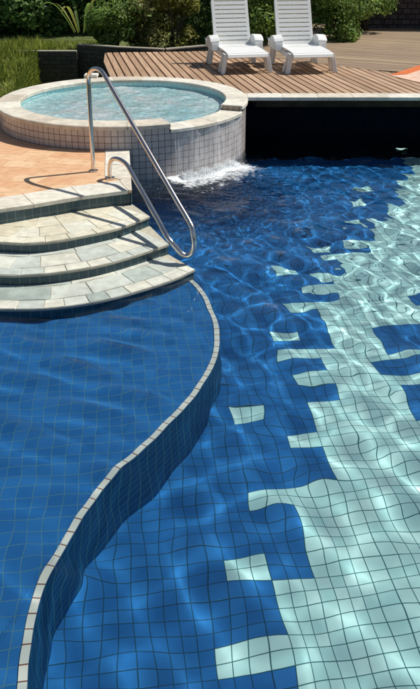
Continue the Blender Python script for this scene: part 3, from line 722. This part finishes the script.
wall_run('retaining_wall', [(w0.x-.3, w0.y), (w2.x, w2.y)], -.35, [.53], .12, M['retaining'], plain('pale wall cap', (.33, .30, .24), .8), 'low dark retaining wall with pale cap bordering the lawn behind the spa')
wall_run('planter_wall', [(w2.x-.0, w3.y+.05), at2(120, 46.5, .65), at2(165, 48.5, .65), at2(205, 45, .65)], -.35, [.63, .63, .63], .12, M['retaining'], plain('pale planter cap', (.33, .30, .24), .8), 'dark planter wall along the back of the deck below the shrubs')
sp = [at2(352, 29, H1), at2(380, 27.5, H1), (8.2, 16.6)]
wall_run('stone_wall', [(sp[0][0], sp[0][1]+.3), (sp[1][0], sp[1][1]+.1), sp[2]], .4, [2.6, 2.6], .35, M['stone_wall'], M['soil'], 'tall dark stacked stone wall at the back right of the deck')

def leaves(n_, centers, radii, size, droop=.3, aspect=.5):
    """n leaf-shaped quads (folded along the midrib) scattered through ellipsoid clumps"""
    k = rng.integers(0, len(centers), n_); c = np.array(centers)[k]; r = np.array(radii)[k]
    d = rng.normal(size=(n_, 3)); d /= np.linalg.norm(d, axis=1)[:, None]; rad = rng.uniform(.35, 1.0, n_)[:, None]**.5
    p = c+d*r*rad; nrm = d*.6+rng.normal(size=(n_, 3))*.55+np.array([0, 0, .5]); nrm /= np.linalg.norm(nrm, axis=1)[:, None]
    t = np.cross(nrm, rng.normal(size=(n_, 3))); t /= np.linalg.norm(t, axis=1)[:, None]; bt = np.cross(nrm, t)
    s = (size*rng.uniform(.6, 1.35, n_))[:, None]; w = s*aspect
    V = np.stack([p-t*s*.5, p+bt*w*.5+nrm*s*.08, p+t*s*.5-nrm*s*droop*.3, p-bt*w*.5+nrm*s*.08], 1).reshape(-1, 3)
    return V
def mesh_leaves(name, V, mat, parent=None):
    n_ = len(V)//4; F = np.arange(n_*4).reshape(-1, 4)
    T_ = np.concatenate([F[:, [0, 1, 2]], F[:, [0, 2, 3]]], 1).reshape(-1, 3)
    me = bpy.data.meshes.new(name); me.vertices.add(len(V)); me.vertices.foreach_set('co', V.ravel().astype(np.float32))
    me.loops.add(T_.size); me.loops.foreach_set('vertex_index', T_.ravel().astype(np.int32)); me.polygons.add(len(T_)); me.polygons.foreach_set('loop_start', np.arange(0, T_.size, 3, dtype=np.int32))
    me.update(calc_edges=True); me.materials.append(mat); o = bpy.data.objects.new(name, me); COL.objects.link(o)
    if parent: o.parent = parent
    return o
def shrub(name, x, y, z, w, h, n_, mat, label, cat='shrub', size=.075, clumps=14, trunk=True, aspect=.5, group=None, low=.08):
    root = empty(name, (x, y, z)); tag(root, label, cat, group)
    cs, rs_ = [], []
    for _ in range(clumps):
        a = random.uniform(0, 6.283); rr = w*.5*math.sqrt(random.random())*.8; hz = random.uniform(low, .88)*h
        k = 1-.35*(hz/h)**2; cs.append((rr*math.cos(a)*k, rr*math.sin(a)*k, hz)); q = random.uniform(.16, .30)*w; rs_.append((q, q, q*random.uniform(.7, 1.1)))
    mesh_leaves('foliage', leaves(n_, cs, rs_, size, aspect=aspect), mat, root)
    b = MB()
    for c in cs[:9]:
        m_ = Vector(c); b.tube([(random.uniform(-.05, .05), random.uniform(-.05, .05), -.1), (m_.x*.4+random.uniform(-.03, .03), m_.y*.4, m_.z*.5), tuple(m_)], [.022*w, .014*w, .005*w], 6)
    b.build('stem', M['bark'], root, smooth=True)
    return root
G = 'shrubs behind the deck'
# px column, distance, base z, width, height, leaves, material, label
def sx(px, Y): return (px-210)*Y*.00138
SH = [
 (118, 14.2, .45, 1.15, 1.15, 5200, 'leaf_mid', 'bushy mid green shrub behind the left end of the deck, beside the long arching leaves'),
 (150, 14.4, .45, 1.1, 1.0, 5200, 'leaf_grey', 'brownish green low shrub between the mid green shrub and the yellow green one'),
 (176, 14.3, .45, 1.0, 1.35, 5200, 'leaf_lime', 'upright yellow green shrub left of the loungers'),
 (203, 14.9, .45, .95, 1.5, 4800, 'leaf_dark', 'dark green shrub behind the left edge of the left lounger'),
 (262, 14.3, .45, 1.15, 1.6, 6500, 'leaf_mid', 'mid green shrub filling the gap between the two loungers'),
 (232, 15.0, .45, 1.3, 1.7, 5200, 'leaf_dark', 'dark shrub hidden mostly by the backrest of the left lounger'),
 (300, 15.2, .45, 1.5, 1.8, 5200, 'leaf_dark', 'dark shrub hidden mostly by the backrest of the right lounger'),
 (335, 15.0, .50, 1.25, 1.7, 7000, 'leaf_mid', 'leafy green shrub just right of the right lounger backrest'),
 (362, 16.6, .50, 1.5, 1.9, 7500, 'leaf_mid', 'green shrub growing against the left end of the stone wall'),
]
for px_, Y_, z_, w_, h_, n_, m_, lb in SH: shrub('shrub', sx(px_, Y_), Y_, z_, w_, h_, n_, M[m_], lb, group=G)
TR = [(-1, 18.4, 3.6, 2.5, 'leaf_dark', 'dark green tree at the far left edge beyond the lawn'), (28, 17.3, 2.2, 2.1, 'leaf_dark', 'dense dark green tree behind the lawn, second from the left edge'),
      (62, 19.1, 2.6, 2.5, 'leaf_grey', 'brownish tree in deep shade left of the arching leaves'), (100, 18.1, 2.4, 2.4, 'leaf_dark', 'dark tree behind the arching leaves'),
      (150, 18.7, 2.8, 2.5, 'leaf_dark', 'dark tree behind the brownish green shrub'), (215, 19.3, 2.8, 2.7, 'leaf_dark', 'dark tree behind the left lounger'),
      (285, 19.5, 2.8, 2.7, 'leaf_dark', 'dark tree between the loungers and far behind them'), (345, 20.3, 2.6, 2.5, 'leaf_dark', 'dark tree rising behind the shrub by the stone wall')]
for px_, Y_, w_, h_, m_, lb in TR:
    x_ = sx(px_, Y_); root = empty('tree', (x_, Y_, .4)); tag(root, lb, 'tree', 'trees behind the garden')
    cs, rs_ = [], []
    for _ in range(26):
        a = random.uniform(0, 6.283); rr = w_*.5*math.sqrt(random.random()); cs.append((rr*math.cos(a), rr*math.sin(a), random.uniform(.08, .95)*h_)); q = random.uniform(.16, .28)*w_; rs_.append((q, q, q*.8))
    mesh_leaves('crown', leaves(9000, cs, rs_, .13), M[m_], root)
    b = MB(); b.tube([(0, 0, -.2), (.05, 0, h_*.3), (-.05, .05, h_*.75)], [.11, .09, .04], 10)
    for c in cs[:7]: b.tube([(0, 0, h_*.2), (c[0]*.5, c[1]*.5, h_*.2+(c[2]-h_*.2)*.6), c], [.05, .03, .01], 6)
    b.build('trunk', M['bark'], root, smooth=True)
# woodland mass far behind, reads as one dark wall of leaves
cs, rs_ = [], []
for k in range(150):
    a = random.uniform(R(20), R(160)); d = random.uniform(23, 29); cs.append((d*math.cos(a), d*math.sin(a), random.uniform(.3, 3.6))); q = random.uniform(.9, 1.7); rs_.append((q, q, q*.8))
o = mesh_leaves('woodland', leaves(60000, cs, rs_, .34), M['leaf_dark']); tag(o, 'dense dark woodland closing off the garden far behind the trees', 'woodland', kind='stuff')
# long arching leaves
root = empty('arching_plant', (sx(84, 16.2), 16.2, .3)); tag(root, 'plant with long pale arching leaves between the trees at the top left', 'plant')
for k in range(8):
    a = k*.8+.4; b = MB(); n_ = 9; L_ = random.uniform(.8, 1.1); P = []
    for i in range(n_+1):
        t = i/n_; r_ = L_*(.15+.75*t); z_ = .3+1.15*math.sin(t*2.3)*L_*.55; wd = .038*math.sin(math.pi*min(1, t*.95+.05))**.7
        c = Vector((r_*math.cos(a), r_*math.sin(a), z_)); s_ = Vector((-math.sin(a), math.cos(a), 0))*wd; P.append((c-s_, c+Vector((0, 0, -.015)), c+s_))
    for i in range(n_): b.face([P[i][0], P[i][1], P[i+1][1], P[i+1][0]]); b.face([P[i][1], P[i][2], P[i+1][2], P[i+1][1]])
    b.build('leaf', M['leaf_lime'] if k % 2 else M['leaf_mid'], root, merge=True, smooth=True)
# tufts of grass on the lawn and its bank
n_ = 26000; gx = rng.uniform(-6.5, -2.2, n_); gy = rng.uniform(9.0, 15.5, n_)
lx = np.interp(gy, [w1.y-.9, w0.y], [w1.x-.05, w0.x])+.03
ok = (gx < lx) | (gy > w0.y+.15); gx, gy = gx[ok], gy[ok]; n_ = len(gx); hh = rng.uniform(.05, .20, n_)*(.6+.8*(np.sin(gx*3)+np.sin(gy*2.3+1) > .2)); a = rng.uniform(0, 6.283, n_); le = rng.uniform(.02, .10, n_)
gz = np.full(n_, .44); nb = 7000; q = rng.uniform(0, 1, nb); bx = w1.x+(w0.x-w1.x)*q+rng.uniform(-.02, .05, nb); by = w1.y-.3+(w0.y-w1.y+.3)*q
gx = np.concatenate([gx, bx]); gy = np.concatenate([gy, by]); gz = np.concatenate([gz, rng.uniform(-.25, .45, nb)]); n_ = len(gx)
hh = np.concatenate([hh, rng.uniform(.08, .22, nb)]); a = np.concatenate([a, rng.uniform(-1.9, -.7, nb)]); le = np.concatenate([le, rng.uniform(.03, .12, nb)])
base = np.stack([gx, gy, gz], 1); sd = np.stack([np.cos(a), np.sin(a), 0*a], 1)*.007; ln = np.stack([np.cos(a+1.3), np.sin(a+1.3), 0*a], 1)*le[:, None]; up = np.stack([0*a, 0*a, hh], 1)
V = np.stack([base-sd*1.4, base+sd*1.4, base+up*.6+ln*.4+sd, base+up+ln], 1).reshape(-1, 3)
o = mesh_leaves('grass', V, M['grass']); tag(o, 'sunlit uneven yellow green grass on the lawn at the left', 'grass', kind='stuff')

# floating shape added for a pale patch on the dark water by the deck
fp_ = at(398, 147, 0); b = MB(); ring = [(fp_.x+.06*math.cos(a), fp_.y-.12+.035*math.sin(a)*(1+.25*math.cos(3*a)), .012+.006*math.cos(2*a)) for a in np.linspace(0, 2*math.pi, 15)[:-1]]
b.face(ring); b.face([(x, y, z-.004) for x, y, z in ring][::-1]); b.box(fp_.x+.055, fp_.y-.122, .01, fp_.x+.085, fp_.y-.118, .014)
o = b.build('leaf', plain('pale floating patch', (.34, .55, .48), .5)); tag(o, 'small pale patch on the dark water at the foot of the deck, added as a floating shape', 'leaf')
